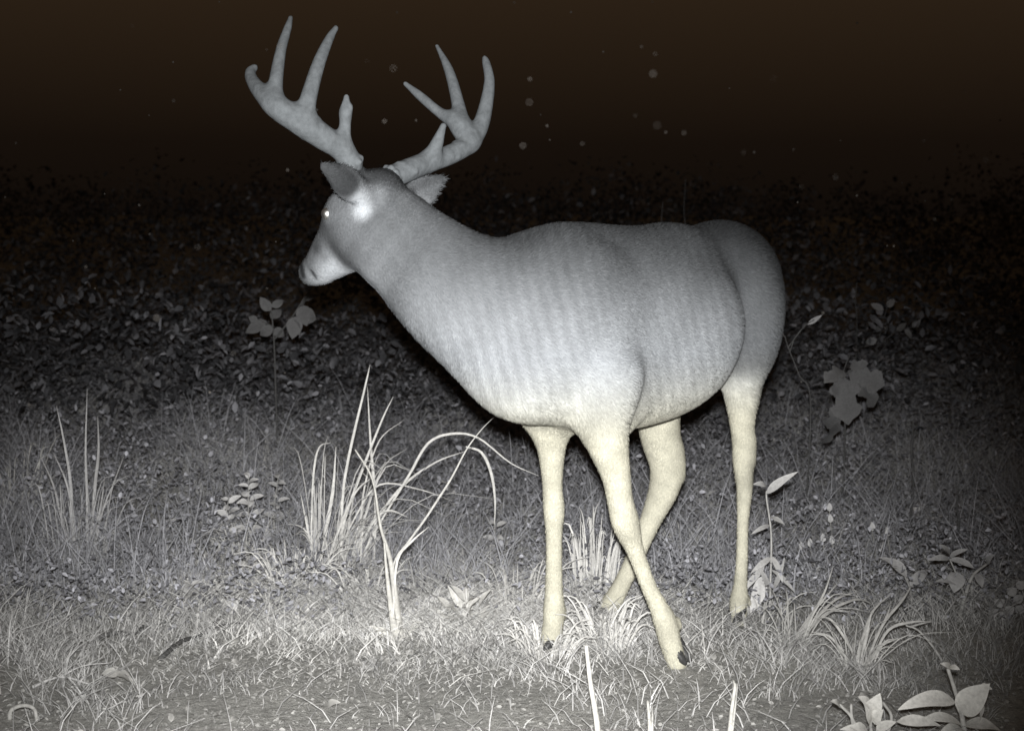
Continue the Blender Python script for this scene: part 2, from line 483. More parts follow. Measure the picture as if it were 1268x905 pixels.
    hd = sm(np.linalg.norm(Pp - P(430, 285, 2.90), axis=1), 0.30, 0.16)[:, None]
    flow = flow * (1 - hd) - hf[None] * hd
    flow = flow + 0.25 * rng.normal(size=(nh, 3))
    flow = flow - Nn * np.sum(flow * Nn, 1, keepdims=True)
    flow /= np.maximum(np.linalg.norm(flow, axis=1, keepdims=True), 1e-6)
    ln = rng.uniform(0.008, 0.018, nh) * (1 - 0.55 * hd[:, 0]) * (1 - 0.5 * lw[:, 0])
    side = np.cross(flow, Nn) * (0.0007)
    root_ = Pp - Nn * 0.001
    mid = Pp + flow * (ln * 0.55)[:, None] + Nn * (ln * 0.16)[:, None]
    tip = Pp + flow * ln[:, None] + Nn * (ln * 0.22)[:, None]
    HV = np.stack([root_ - side, root_ + side, mid + side * 0.8, mid - side * 0.8, tip], 1).reshape(-1, 3)
    b0 = np.arange(nh) * 5
    HC = np.repeat(Cc * rng.uniform(0.82, 1.22, (nh, 1)), 5, axis=0)
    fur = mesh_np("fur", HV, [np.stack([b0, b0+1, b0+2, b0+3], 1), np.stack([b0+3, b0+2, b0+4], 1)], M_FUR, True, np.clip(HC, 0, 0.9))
    put(fur, root, kind="stuff")
    # ---- antlers
    def antler(pts_beam, tines, lo, hi):
        A = SDF(lo, hi, 0.0034)
        def ch(pts, k):
            A.chain([(P(a, b, d), 0.5 * w * d / F) for a, b, d, w in pts], k)
        ch(pts_beam, 0.010)
        for tn in tines: ch(tn, 0.018)
        # burr and pearling
        a = P(*pts_beam[0][:3]); r0 = 0.5 * pts_beam[0][3] * pts_beam[0][2] / F
        for k in range(9):
            an = k * 2 * math.pi / 9
            ax = unit(P(*pts_beam[1][:3]) - a); u = unit(np.cross(ax, [0.3, 1, 0.2])); v = np.cross(ax, u)
            A.ell(a + (u * math.cos(an) + v * math.sin(an)) * r0, np.eye(3), (0.006, 0.006, 0.006), 0.006)
        q = [np.array(p) for p in pts_beam]
        rr = np.random.default_rng(3)
        for _ in range(34):
            k = rr.integers(0, 4); m = q[k] + (q[k+1] - q[k]) * rr.random()
            c = P(*m[:3]); dv = unit(rr.normal(size=3)); r = 0.5 * m[3] * m[2] / F
            A.ell(c + dv * r * 0.93, np.eye(3), np.full(3, rr.uniform(0.003, 0.005)), 0.007)
        Va, Qa = A.mesh(1)
        Na = vnormals(Va, Qa)
        put(mesh_np("antler", Va, [Qa], M_ANTLER), root)
    antler([(434, 203, 2.80, 30), (424, 186, 2.785, 28), (400, 170, 2.755, 31), (374, 152, 2.73, 33), (345, 134, 2.72, 30), (325, 116, 2.74, 22), (313, 101, 2.77, 16), (310, 90, 2.79, 13), (315, 84, 2.80, 9)],
           [[(424, 186, 2.785, 17), (427, 160, 2.78, 15), (428, 135, 2.775, 12), (429, 120, 2.77, 7)],
            [(428, 140, 2.776, 9), (434, 133, 2.77, 3)],
            [(376, 150, 2.73, 26), (383, 118, 2.735, 20), (395, 78, 2.755, 16), (408, 48, 2.775, 11), (416, 35, 2.785, 7)],
            [(340, 128, 2.725, 20), (342, 98, 2.74, 17), (348, 62, 2.765, 13), (356, 36, 2.785, 10), (360, 22, 2.795, 6)]],
           (-0.60, 2.62, 1.05), (-0.30, 2.90, 1.48))
    antler([(484, 220, 2.875, 28), (505, 211, 2.91, 28), (530, 201, 2.96, 26), (557, 192, 3.00, 24), (580, 178, 3.04, 24), (594, 158, 3.07, 21), (602, 130, 3.09, 17), (606, 100, 3.10, 13), (602, 78, 3.11, 10), (600, 72, 3.11, 6)],
           [[(533, 197, 2.96, 20), (541, 178, 2.945, 16), (549, 156, 2.935, 8)],
            [(583, 176, 3.04, 20), (566, 152, 3.05, 22), (545, 140, 3.07, 13), (520, 119, 3.09, 11), (502, 104, 3.10, 6)],
            [(572, 160, 3.05, 22), (567, 128, 3.08, 16), (556, 88, 3.11, 12), (541, 57, 3.13, 5)]],
           (-0.32, 2.80, 1.05), (0.0, 3.20, 1.45))
    # ---- eyes
    for c in (P(405.5, 265, 2.845), P(452, 240, 2.985)):
        bm = bmesh.new(); bmesh.ops.create_uvsphere(bm, u_segments=20, v_segments=12, radius=0.0135)
        me = bpy.data.meshes.new("eye"); bm.to_mesh(me); bm.free()
        for p in me.polygons: p.use_smooth = True
        me.materials.append(M_EYE)
        o = bpy.data.objects.new("eye", me); o.location = tuple(c); put(o, root)
    # ---- cloven hooves
    def hoof(anch, toe_dir, pitch):
        td = unit(toe_dir); sd = np.cross([0, 0, 1.0], td)
        for k in (-1, 1):
            V = []; prof = [(-0.022, 0.026, 0.016, 0.013), (-0.020, 0.000, 0.018, 0.014), (0.012, 0.018, 0.017, 0.013), (0.030, -0.004, 0.010, 0.010), (0.046, -0.010, 0.004, 0.004)]
            rings = []
            for (f0, zc, rw, rh) in [(-0.012, 0.030, 0.014, 0.016), (0.000, 0.018, 0.0155, 0.019), (0.012, 0.009, 0.0155, 0.017), (0.026, 0.002, 0.012, 0.013), (0.040, -0.004, 0.006, 0.006)]:
                ring = []
                for j in range(10):
                    a = 2 * math.pi * j / 10
                    lz = zc + math.sin(a) * rh
                    ring.append(np.array(td) * f0 + sd * (k * 0.0155 + math.cos(a) * rw * (0.9 if k * math.cos(a) < 0 else 1)) + np.array([0, 0, 1]) * max(lz, -0.012))
                rings.append(ring)
            V = np.array([p for r in rings for p in r])
            cp, sp = math.cos(pitch), math.sin(pitch)
            fl = V @ td; up = V[:, 2].copy()
            V = V + np.outer(fl * cp - up * sp - fl, td); V[:, 2] = fl * sp + up * cp
            V = V * 0.8 + anch
            F4 = [];
            for i in range(4):
                for j in range(10):
                    F4.append((i*10+j, i*10+(j+1) % 10, (i+1)*10+(j+1) % 10, (i+1)*10+j))
            n0 = len(V); V = np.vstack([V, V[:10].mean(0), V[40:50].mean(0)])
            F3 = [(n0, (j+1) % 10, j) for j in range(10)] + [(n0+1, 40+j, 40+(j+1) % 10) for j in range(10)]
            put(mesh_np("hoof", V, [np.array(F4), np.array(F3)], M_HOOF), root)
    for (px, py, d, td, pit) in ((838, 830, 2.945, (0.8, -0.5, 0), -0.35), (680, 803, 3.08, DF, 0.0), (743, 787, 3.34, DF, 0.0), (912, 777, 3.335, DF, 0.0)):
        c = P(px, py, d); c[2] = float(gz(c[0], c[1])) + 0.013 + (0.014 if pit else 0)
        hoof(c, td, pit)
    return root
build_deer()

# ================================================================ VEGETATION
M_PLANT = mat_tone("plant_tissue", 0.75, 0.15, 140, 0.78, 1.15, 0.25, 0.002)
M_TWIG = mat_tone("twig_bark", 0.9, 0.1, 200, 0.6, 1.2, 0.6, 0.002)

def spline(pts, n=6):
    A = np.array(pts, float)
    A = np.vstack([2 * A[0] - A[1], A, 2 * A[-1] - A[-2]])
    out = []
    for i in range(1, len(A) - 2):
        p0, p1, p2, p3 = A[i-1:i+3]
        for t in np.arange(n) / n:
            out.append(0.5 * (2*p1 + (p2-p0)*t + (2*p0-5*p1+4*p2-p3)*t*t + (3*p1-p0-3*p2+p3)*t**3))
    out.append(A[-2])
    return np.array(out)

def tone3(t, warm=0.0):
    return np.array([t * (1 + 0.03 * warm), t, t * (1.02 - 0.16 * warm)])

def tube(name, pts, r0, r1, parent, tone=0.4, warm=0.3, mat=None, sides=6, n=5, power=1.0):
    c = spline(pts, n); m = len(c)
    tg = np.gradient(c, axis=0); tg /= np.linalg.norm(tg, axis=1, keepdims=True) + 1e-9
    u = np.cross(tg, [0.13, 0.9, 0.31]); u /= np.linalg.norm(u, axis=1, keepdims=True) + 1e-9
    v = np.cross(tg, u)
    rad = (r1 + (r0 - r1) * np.linspace(1, 0, m) ** power)[:, None]
    an = np.arange(sides) * 2 * np.pi / sides
    V = (c[:, None] + rad[:, None] * (np.cos(an)[None, :, None] * u[:, None] + np.sin(an)[None, :, None] * v[:, None])).reshape(-1, 3)
    V = np.vstack([V, c[0], c[-1] + tg[-1] * r1])
    i, j = np.meshgrid(np.arange(m - 1), np.arange(sides), indexing='ij'); i = i.ravel(); j = j.ravel(); k = (j + 1) % sides
    Q = np.stack([i*sides+j, i*sides+k, (i+1)*sides+k, (i+1)*sides+j], 1)
    jj = np.arange(sides); kk = (jj + 1) % sides; e = m * sides
    T = np.concatenate([np.stack([np.full(sides, e), kk, jj], 1), np.stack([np.full(sides, e+1), (m-1)*sides+jj, (m-1)*sides+kk], 1)])
    cols = np.repeat(tone3(tone, warm)[None], len(V), 0) * (1 + 0.12 * np.sin(np.arange(len(V)) * 0.7))[:, None]
    return put(mesh_np(name, V, [Q, T], mat or M_PLANT, True, np.clip(cols, 0.01, 0.85)), parent)

def blade(name, pts, width, parent, tone=0.5, warm=0.3, n=5, face=None):
    """a grass blade: tapering strip with a folded midrib"""
    c = spline(pts, n); m = len(c)
    tg = np.gradient(c, axis=0); tg /= np.linalg.norm(tg, axis=1, keepdims=True) + 1e-9
    fc = np.array(face if face is not None else [random.uniform(-.6, .6), -1, random.uniform(-.2, .5)], float)
    sd = np.cross(tg, fc); sd /= np.linalg.norm(sd, axis=1, keepdims=True) + 1e-9
    nm = np.cross(sd, tg)
    t = np.linspace(0, 1, m)
    w = width * 0.5 * np.minimum(1, 0.55 + 1.5 * t) * np.clip((1 - t) * 2.2, 0.04, 1) ** 0.7
    V = np.stack([c - sd * w[:, None], c - nm * (w * 0.45)[:, None], c + sd * w[:, None]], 1).reshape(-1, 3)
    i = np.arange(m - 1) * 3
    Q = np.concatenate([np.stack([i, i+1, i+4, i+3], 1), np.stack([i+1, i+2, i+5, i+4], 1)])
    cols = tone3(tone, warm)[None] * (1 + 0.1 * np.sin(np.arange(len(V)) * 1.3))[:, None]
    return put(mesh_np(name, V, [Q], M_PLANT, True, np.clip(cols, 0.01, 0.85)), parent)

def leaf(name, a, b, width, parent, tone=0.4, warm=0.1, up=(0, -0.5, 0.8), arch=0.12, fold=0.18, lobed=0, n=9, mat=None):
    a, b = np.array(a, float), np.array(b, float)
    ax = b - a; ln = np.linalg.norm(ax); ax = ax / ln
    up = np.array(up, float); up = unit(up - ax * (up @ ax)); sd = np.cross(up, ax)
    t = np.linspace(0, 1, n if not lobed else 19)
    if lobed:
        w = np.sin(np.pi * t ** 0.9) ** 0.7 * (0.74 + 0.26 * np.cos(2 * np.pi * t ** 0.85 * lobed + random.uniform(1.5, 3.2)) + 0.07 * np.sin(t * 37 + random.random() * 6))
        w[0] = 0.05; w[-1] = 0.02
    else:
        w = np.sin(np.pi * t ** 0.75) ** 0.85; w[-1] = 0.01; w[0] = 0.04
    w = w * width * 0.5
    cen = a + ax[None] * (ln * t)[:, None] + up[None] * (arch * ln * 4 * t * (1 - t))[:, None]
    wob = 0.10 * width * np.sin(t * 9 + random.random() * 6)
    lf = cen - sd * w[:, None] + up * (fold * w + wob * 0.4)[:, None]
    rt = cen + sd * w[:, None] + up * (fold * w - wob * 0.4)[:, None]
    V = np.stack([lf, cen, rt], 1).reshape(-1, 3)
    i = np.arange(len(t) - 1) * 3
    Q = np.concatenate([np.stack([i, i+1, i+4, i+3], 1), np.stack([i+1, i+2, i+5, i+4], 1)])
    cols = np.repeat(tone3(tone, warm)[None], len(V), 0) * (1 + 0.10 * np.tile([0.3, -1, 0.3], len(t)))[:, None]
    return put(mesh_np(name, V, [Q], mat or M_PLANT, True, np.clip(cols, 0.01, 0.85)), parent)

def PP(pts, d0, d1=None):
    """pixel polyline from depth d0 at its base to d1 at its tip"""
    d1 = d0 if d1 is None else d1
    n = len(pts)
    return [P(x, y, d0 + (d1 - d0) * i / max(n - 1, 1)) for i, (x, y) in enumerate(pts)]

def clump_root(px, py, name, label, cat, group=None):
    g = G(px, py)
    g[2] = gz(g[0], g[1])
    return thing(name, label, cat, g, group), g

def fan(parent, g, n, hmin, hmax, spread, width, tone, warm=0.3, lean=(0, 0), rad=0.03, name="blade", seed=0):
    r = random.Random(seed)
    for _ in range(n):
        a = r.uniform(0, 2 * math.pi); q = rad * math.sqrt(r.random())
        b = np.array([g[0] + q * math.cos(a), g[1] + q * math.sin(a), 0]); b[2] = gz(b[0], b[1]) - 0.006
        h = r.uniform(hmin, hmax); a2 = a + r.uniform(-0.8, 0.8); sp = spread * h * r.uniform(0.2, 1.2)
        dx, dy = sp * math.cos(a2) + lean[0] * h, sp * math.sin(a2) + lean[1] * h
        droop = r.uniform(0.0, 0.3)
        pts = [b, b + np.array([dx * .22, dy * .22, h * .45]), b + np.array([dx * .6, dy * .6, h * .85]), b + np.array([dx * 1.1, dy * 1.1, h * (1 - droop)])]
        blade(name, pts, width * r.uniform(0.6, 1.3), parent, tone * r.uniform(0.75, 1.15), warm, n=3)

# ---- tall dry stalks left of the deer
t1, g1 = clump_root(412, 712, "grass_clump", "tall pale dry stalks rising and arching in front of the deer's chest", "grass clump")
d = g1[1]
for pts, w, dd in [
    ([(424, 705), (424, 622), (432, 565), (453, 475), (458, 452)], 3.8, 0.10), ([(421, 700), (426, 647), (449, 581), (473, 520), (487, 491)], 3.6, -0.05),
    ([(396, 700), (408, 634), (413, 600), (416, 553)], 5, 0.05), ([(386, 690), (386, 640), (389, 580), (396, 553), (410, 548)], 3, 0.12),
    ([(440, 702), (473, 643), (506, 589), (530, 549), (559, 537), (592, 542), (632, 573), (667, 589)], 3.6, -0.05),
    ([(445, 705), (470, 640), (500, 600), (540, 572), (578, 558)], 3.5, 0.15), ([(463, 700), (465, 626), (459, 550), (455, 479)], 4, 0.2),
    ([(400, 715), (418, 660), (440, 610), (462, 590)], 3.5, -0.1), ([(430, 710), (460, 650), (480, 632), (505, 640)], 3.5, -0.05),
    ([(410, 705), (440, 640), (470, 600), (520, 606), (560, 620)], 2.5, 0.15), ([(392, 710), (380, 650), (372, 610)], 3, 0.1),
    ([(436, 700), (445, 660), (452, 600), (470, 545), (500, 520)], 2.5, 0.2), ([(577, 553), (596, 560), (608, 585), (613, 620), (612, 655)], 4, 0.02)]:
    blade("stalk", PP(pts, d, d + dd), w * 0.85 * d / F, t1, 0.66, 0.35, face=(0, -1, 0.2))
fan(t1, g1, 60, 0.05, 0.20, 0.8, 0.0032, 0.66, 0.35, rad=0.10, seed=1)
fan(t1, g1, 26, 0.18, 0.42, 0.35, 0.0030, 0.55, 0.3, (0.12, 0.1), rad=0.07, name='stalk', seed=21)
fan(t1, g1, 16, 0.15, 0.30, 0.8, 0.0026, 0.5, 0.3, (0.6, 0.1), rad=0.08, name='stalk', seed=22)
# leaning thick stalk
t2, g2 = clump_root(492, 790, "dry_stalk", "thick pale stalk leaning out of the ground below the deer's throat", "stalk")
d = g2[1]
tube("stem", PP([(494, 788), (490, 745), (483, 692), (471, 651), (461, 593), (440, 557)], d, d + 0.15), 0.014, 0.0022, t2, 0.55, 0.5, power=2.2)
tube("stem", PP([(489, 785), (482, 735), (478, 700), (476, 672)], d, d + 0.05), 0.011, 0.003, t2, 0.58, 0.5, power=2)
blade("blade", PP([(489, 740), (488, 697), (507, 669), (526, 643), (543, 617), (560, 590), (578, 556), (596, 532), (612, 516)], d, d + 0.1), 0.0048, t2, 0.5, 0.4, face=(0, -1, .2))
blade("blade", PP([(487, 760), (492, 694), (510, 670), (531, 652)], d, d + 0.05), 0.006, t2, 0.66, 0.4, face=(0, -1, .2))
fan(t2, g2, 22, 0.015, 0.05, 1.2, 0.005, 0.62, 0.5, rad=0.03, seed=2)
# pale tuft
t3, g3 = clump_root(577, 778, "grass_tuft", "short pale leafy tuft between the leaning stalk and the deer's front leg", "grass tuft")
for k in range(34):
    a = random.uniform(0, 6.28); q = random.uniform(0.0, 0.05); b = np.array([g3[0] + q * math.cos(a), g3[1] + q * math.sin(a), 0]); b[2] = gz(b[0], b[1]) + random.uniform(0, 0.07)
    e = b + np.array([0.035 * math.cos(a), 0.035 * math.sin(a), random.uniform(0.005, 0.05)])
    leaf("leaf", b, e, random.uniform(0.012, 0.02), t3, random.uniform(0.5, 0.66), 0.4, n=5)
tube("stem", [g3 + (0, 0, -0.01), g3 + (0.003, 0, 0.05), g3 + (0, 0.002, 0.10)], 0.004, 0.002, t3, 0.6)
# grass under the deer
for (px, py, n, hmn, hmx, w, sp, lean, tone, seed, lb) in [
    (736, 742, 34, 0.12, 0.28, 0.008, 0.22, (0.02, 0), 0.62, 3, "upright grass clump under the deer's belly between its front legs"),
    (748, 800, 30, 0.05, 0.13, 0.008, 0.7, (-0.1, -0.2), 0.66, 4, "bleached grass tuft hiding the deer's far hind hoof"),
    (672, 812, 30, 0.04, 0.10, 0.008, 0.8, (0, -0.1), 0.64, 5, "bleached grass tuft hiding the deer's upright front hoof"),
    (640, 760, 18, 0.06, 0.16, 0.006, 0.6, (0, 0), 0.55, 6, "loose grass tuft beside the deer's upright front leg"),
    (365, 735, 30, 0.06, 0.16, 0.007, 0.7, (0, 0), 0.66, 7, "bright short grass tuft at the foot of the tall dry stalks"),
    (455, 745, 26, 0.05, 0.14, 0.007, 0.7, (0, 0), 0.68, 8, "bright matted grass tuft beside the thick leaning stalk"),
    (945, 770, 14, 0.04, 0.10, 0.006, 0.8, (0.2, 0), 0.5, 9, "thin grass tuft behind the deer's hind hoof"),
    (850, 700, 22, 0.08, 0.18, 0.006, 0.6, (0, 0), 0.42, 10, "grey grass tuft between the deer's hind legs"),
    (25, 640, 24, 0.12, 0.3, 0.007, 0.5, (0, 0), 0.42, 11, "grey grass clump left of the tall fine grass"),
    (300, 700, 22, 0.06, 0.16, 0.006, 0.7, (0, 0), 0.5, 12, "thin grass tuft below the small bright leaved weeds")]:
    t, g = clump_root(px, py, "grass_tuft", lb, "grass tuft")
    fan(t, g, int(n * 1.7), hmn, hmx, sp * 1.25, w * .5, tone, 0.35, lean, 0.06, seed=seed)
# tall fine grass at the left
t4, g4 = clump_root(98, 708, "grass_clump", "tall fine grass clump with long straight stems over the dark undergrowth", "grass clump")
d = g4[1]
for pts, w, dd in [([(91, 708), (90, 697), (89, 640), (87, 594), (78, 540), (70, 503)], 4, .15), ([(108, 700), (108, 620), (106, 560), (108, 481)], 3.2, .25), ([(112, 700), (117, 610), (122, 560), (121, 515)], 4, .3),
    ([(104, 705), (128, 630), (140, 600), (154, 563)], 2.5, .3), ([(95, 705), (76, 640), (66, 600), (50, 565)], 3, .2), ([(93, 705), (92, 650), (83, 600), (66, 560)], 3, .1), ([(100, 705), (122, 640), (130, 590)], 3, .2)]:
    blade("stem", PP(pts, d, d + dd), w * d / F, t4, 0.48, 0.1, face=(0, -1, .2))
fan(t4, g4, 55, 0.10, 0.34, 0.5, 0.003, 0.42, 0.1, rad=0.09, seed=13)

# ---- lance-leaved weed by the hind leg
t5, g5 = clump_root(953, 765, "leafy_weed", "lance leaved weed growing just behind the deer's hind leg", "weed")
d = g5[1]
tube("stem", PP([(953, 765), (954, 722), (955, 662), (949, 615), (951, 606)], d, d + .04), 0.0035, 0.002, t5, 0.42)
for (a, b, w, tn) in [((949, 611), (988, 584), 11, .5), ((949, 602), (931, 600), 8, .5), ((955, 690), (929, 710), 8, .5), ((955, 688), (969, 722), 8, .5), ((946, 712), (929, 762), 18, .6),
                      ((953, 650), (929, 662), 6, .42), ((953, 640), (972, 650), 7, .42), ((955, 705), (985, 735), 6, .4), ((950, 735), (938, 700), 9, .5), ((957, 730), (972, 690), 6, .42), ((947, 700), (915, 738), 8, .5)]:
    leaf("leaf", P(*a, d + .02), P(*b, d - .02), w * d / F, t5, tn, 0.2, up=(0.1, -0.8, 0.6))
# ---- pale seed heads
for (px, py, by) in [(992, 676, 700), (1003, 672, 702), (1019, 666, 706), (1030, 669, 704), (1027, 628, 690), (1080, 652, 700), (1099, 659, 704), (1028, 642, 694)]:
    g = G(px + 3, by + 22)
    t = thing("seed_head_plant", "small pale oval seed head on a thin stem beyond the leaning grass", "plant", g, "pale seed heads beyond the leaning grass")
    top = P(px, py + 5, g[1])
    tube("stem", [g + (0, 0, -0.004), (g + top) / 2 + (0.006, 0, 0), top], 0.002, 0.0015, t, 0.3)
    hd = P(px, py - 6, g[1])
    leaf("seed_head", top, hd, 0.016, t, 0.55, 0.1, up=(0, -1, 0.2), arch=0.1, n=7)
    leaf("seed_head", top + (0, .004, 0), hd + (0, .008, 0), 0.016, t, 0.5, 0.1, up=(0.8, .4, 0.2), arch=-0.1, n=7)
# ---- broad leaved seedlings at the right
t6, g6 = clump_root(1130, 758, "leafy_weed", "seedling with one long curved leaf beside the leaning grass clumps", "weed")
d = g6[1]
tube("stem", PP([(1130, 758), (1127, 730), (1120, 712)], d), 0.003, 0.002, t6, 0.36)
leaf("leaf", P(1123, 715, d), P(1089, 690, d + .04), 17 * d / F, t6, 0.46, 0.1, up=(0.3, -0.7, .8), arch=.16)
leaf("leaf", P(1127, 728, d), P(1150, 705, d + .05), 14 * d / F, t6, 0.38, 0.1)
leaf("leaf", P(1128, 735, d), P(1112, 745, d - .03), 10 * d / F, t6, 0.36, 0.1)
t7, g7 = clump_root(1187, 770, "leafy_weed", "branching weed with spreading leaves on a pale slanting stem", "weed")
d = g7[1]
tube("stem", PP([(1187, 770), (1195, 738), (1205, 712), (1222, 698)], d, d + .05), 0.006, 0.003, t7, 0.40)
tube("stem", PP([(1195, 738), (1184, 710), (1176, 692)], d, d + .02), 0.003, 0.002, t7, 0.36)
for (a, b, w, tn) in [((1176, 692), (1148, 694), 9, .40), ((1176, 692), (1207, 704), 11, .42), ((1176, 690), (1199, 680), 8, .38), ((1176, 690), (1163, 674), 10, .42), ((1184, 708), (1181, 734), 22, .40), ((1208, 710), (1216, 728), 12, .38), ((1222, 698), (1232, 686), 9, .32), ((1190, 722), (1158, 720), 12, .36)]:
    leaf("leaf", P(*a, d), P(*b, d - .03), w * d / F, t7, tn, 0.1, up=(0.1, -0.7, .7))
# ---- leaning grass clumps at the right
for (bx, by, lb, tips, fn, tn) in [
    (982, 800, "grass clump leaning over behind the bare patch of soil", [[(984, 790), (1005, 760), (1037, 722)], [(986, 792), (1010, 765), (1035, 742), (1062, 732)], [(980, 795), (1000, 770), (1020, 735), (1032, 700)], [(988, 790), (1020, 760), (1060, 742), (1085, 750)]], 10, .50),
    (1062, 832, "splayed grass clump with curved blades in the soil's edge", [[(1062, 825), (1068, 790), (1082, 755), (1106, 733)], [(1072, 822), (1085, 790), (1097, 765), (1103, 748)], [(1075, 822), (1090, 800), (1112, 790)], [(1078, 820), (1100, 780), (1128, 770), (1150, 769)], [(1058, 822), (1040, 805), (1033, 785)], [(1064, 825), (1074, 780), (1080, 755)], [(1072, 825), (1092, 775), (1118, 742), (1130, 722)], [(1056, 826), (1030, 790), (1005, 782)], [(1060, 826), (1052, 800), (1030, 768), (1015, 764)]], 14, .56)]:
    t, g = clump_root(bx, by, "grass_clump", lb, "grass clump")
    for p in tips:
        blade("blade", PP(p, g[1], g[1] + random.uniform(-.05, .2)), 3.4 * g[1] / F, t, tn * .85, 0.35, face=(0.1, -1, .3))
    fan(t, g, fn + 22, 0.03, 0.15, 1.1, 0.0030, tn * .85, 0.35, (0.2, 0), 0.03, seed=bx)
t8, g8 = clump_root(1168, 820, "bent_stem", "bare bent stem beside the splayed grass clump", "stem")
tube("stem", PP([(1168, 820), (1155, 800), (1137, 780), (1122, 774)], g8[1], g8[1] + .02), 0.0035, 0.002, t8, 0.45)
tube("stem", PP([(1126, 776), (1140, 772), (1153, 769)], g8[1] + .02), 0.003, 0.0015, t8, 0.45)
# ---- big leaves in the near corner
gA = np.array([P(1197, 915, 2.46)[0], 2.46, 0.0]); gA[2] = gz(gA[0], gA[1])
t9 = thing("broad_leaved_plant", "broad leaved plant with large pale pointed leaves on a bare soil edge", "plant", gA)
d = 2.46
tube("stem", [gA + (0, 0, -.01), P(1193, 895, d), P(1185, 862, d), P(1174, 828, d)], 0.006, 0.0035, t9, 0.48, 0.4)
for (a, b, w, tn, up) in [((1183, 868), (1112, 878), 25, .50, (-0.1, -.6, .8)), ((1188, 882), (1226, 846), 34, .50, (-.5, -.8, .2)), ((1212, 852), (1229, 853), 12, .48, (0, -.9, .5)), ((1176, 828), (1164, 821), 9, .5, (0, -.8, .5)), ((1175, 827), (1189, 829), 9, .5, (0, -.8, .5)),
                      ((1210, 858), (1213, 892), 9, .42, (.4, -.8, .2)), ((1192, 898), (1240, 905), 22, .42, (0, -.4, .9)), ((1190, 897), (1138, 892), 18, .46, (0, -.5, .9)), ((1194, 903), (1160, 912), 18, .4, (0, -.5, .9))]:
    leaf("leaf", P(*a, d), P(*b, d - .03), w * d / F, t9, tn * 1.45, 0.45, up=up, arch=.14, n=11)
gB = np.array([P(1080, 925, 2.46)[0], 2.42, 0.0]); gB[2] = gz(gB[0], gB[1])
tA = thing("broad_leaved_plant", "low plant with crumpled pale leaves and curved stems beside larger broad leaves", "plant", gB)
d = 2.42
for pts in ([(1080, 925), (1078, 895), (1074, 866)], [(1072, 920), (1056, 890), (1040, 872)], [(1090, 920), (1104, 890), (1094, 870)], [(1062, 920), (1055, 890), (1054, 872)]):
    q = PP(pts, d); q[0][2] = gz(q[0][0], q[0][1]) - .004
    tube("stem", q, 0.004, 0.0025, tA, 0.42, 0.4)
for (a, b, w, tn) in [((1078, 878), (1062, 862), 16, .48), ((1078, 880), (1090, 858), 20, .5), ((1078, 895), (1068, 868), 22, .5), ((1080, 893), (1094, 878), 18, .46), ((1074, 905), (1052, 900), 16, .44), ((1085, 905), (1110, 893), 14, .44), ((1040, 873), (1028, 868), 9, .42), ((1066, 905), (1040, 903), 12, .42), ((1110, 893), (1165, 898), 16, .46)]:
    leaf("leaf", P(*a, d), P(*b, d - .02), w * d / F, tA, tn * 1.35, 0.45, up=(0.1, -.7, .7))
# ---- clover at the right edge
tC, gC = clump_root(1247, 775, "clover_plant", "small clover plant with round leaves beside bare dark soil", "plant")
for (cx, cy) in [(1238, 746), (1253, 732), (1261, 741), (1250, 755), (1263, 754), (1264, 724), (1244, 761), (1230, 758)]:
    c = P(cx, cy, gC[1])
    tube("stem", [gC + (0, 0, -.003), (gC + c) / 2 + (0, 0.005, .01), c + (0, .003, -.004)], 0.0014, 0.001, tC, 0.3, n=3)
    leaf("leaf", c + (-.010, 0, -.008), c + (.011, -.004, .009), 0.023, tC, 0.42, 0.1, up=(0, -.85, .5), arch=.08, n=7)
# ---- stubble stalks in the bare soil
for pts, w, lb in [([(742, 912), (737, 880), (731, 845), (726, 800)], 9, "long pale stalk lying towards the deer on the bare soil"), ([(805, 915), (804, 890), (802, 868)], 6, "short pale stub of stalk standing in the bare soil"), ([(902, 915), (906, 880), (910, 850), (908, 842)], 6, "pale split grass stub beside the bare patch of soil")]:
    g = G(pts[0][0], pts[0][1] + 3)
    t = thing("dry_stalk", lb, "stalk", g)
    q = PP(pts, g[1], g[1] + .06); q[0] = g + (0, 0, -.005)
    tube("stem", q, 0.5 * w * g[1] / F, 0.3 * w * g[1] / F, t, 0.62, 0.5)
    if w == 6: tube("stem", [q[0] + (.004, 0, 0), q[1] + (.006, 0, 0), q[-1] + (.010, .01, -.01)], 0.003, 0.0015, t, 0.58, 0.4)
# ---- fallen twigs
def twig(pts, r, lb, tone):
    t = thing("fallen_twig", lb, "twig", G(*pts[0]))
    q = [G(x, y) for x, y in pts]; q = [p + (0, 0, r * 0.8 + 0.012 * (i % 2)) for i, p in enumerate(q)]
    tube("branch", q, r, r * 0.5, t, tone, 0.2, M_TWIG)
    m = len(q) // 2
    tube("branch", [q[m], q[m] + (0.04, 0.03, 0.015), q[m] + (0.09, 0.07, 0.01)], r * .6, r * .3, t, tone, 0.2, M_TWIG)
    return t, q
tw, q = twig([(198, 818), (225, 802), (252, 787), (276, 770), (296, 764)], 0.006, "dark forked twig lying on the litter with pale leaves at its tip", 0.10)
for k in range(8):
    a = q[-2] + (random.uniform(-.03, .04), random.uniform(-.02, .05), 0.01)
    leaf("leaf", a, a + (random.uniform(-.035, .035), random.uniform(-.02, .02), random.uniform(.0, .03)), 0.014, tw, 0.6, 0.2, n=6)
twig([(112, 798), (140, 792), (168, 786), (178, 782)], 0.006, "short dark twig lying among pale dead leaves", 0.10)
twig([(130, 664), (148, 661), (166, 664), (172, 668)], 0.012, "dark stub of rotten branch beside the tall fine grass", 0.06)
twig([(40, 852), (75, 846), (110, 848)], 0.004, "thin pale twig lying near the curled stem", 0.5)
gD = G(12, 890); tD = thing("curled_stem", "pale curled stem arching out of the litter", "stem", gD)
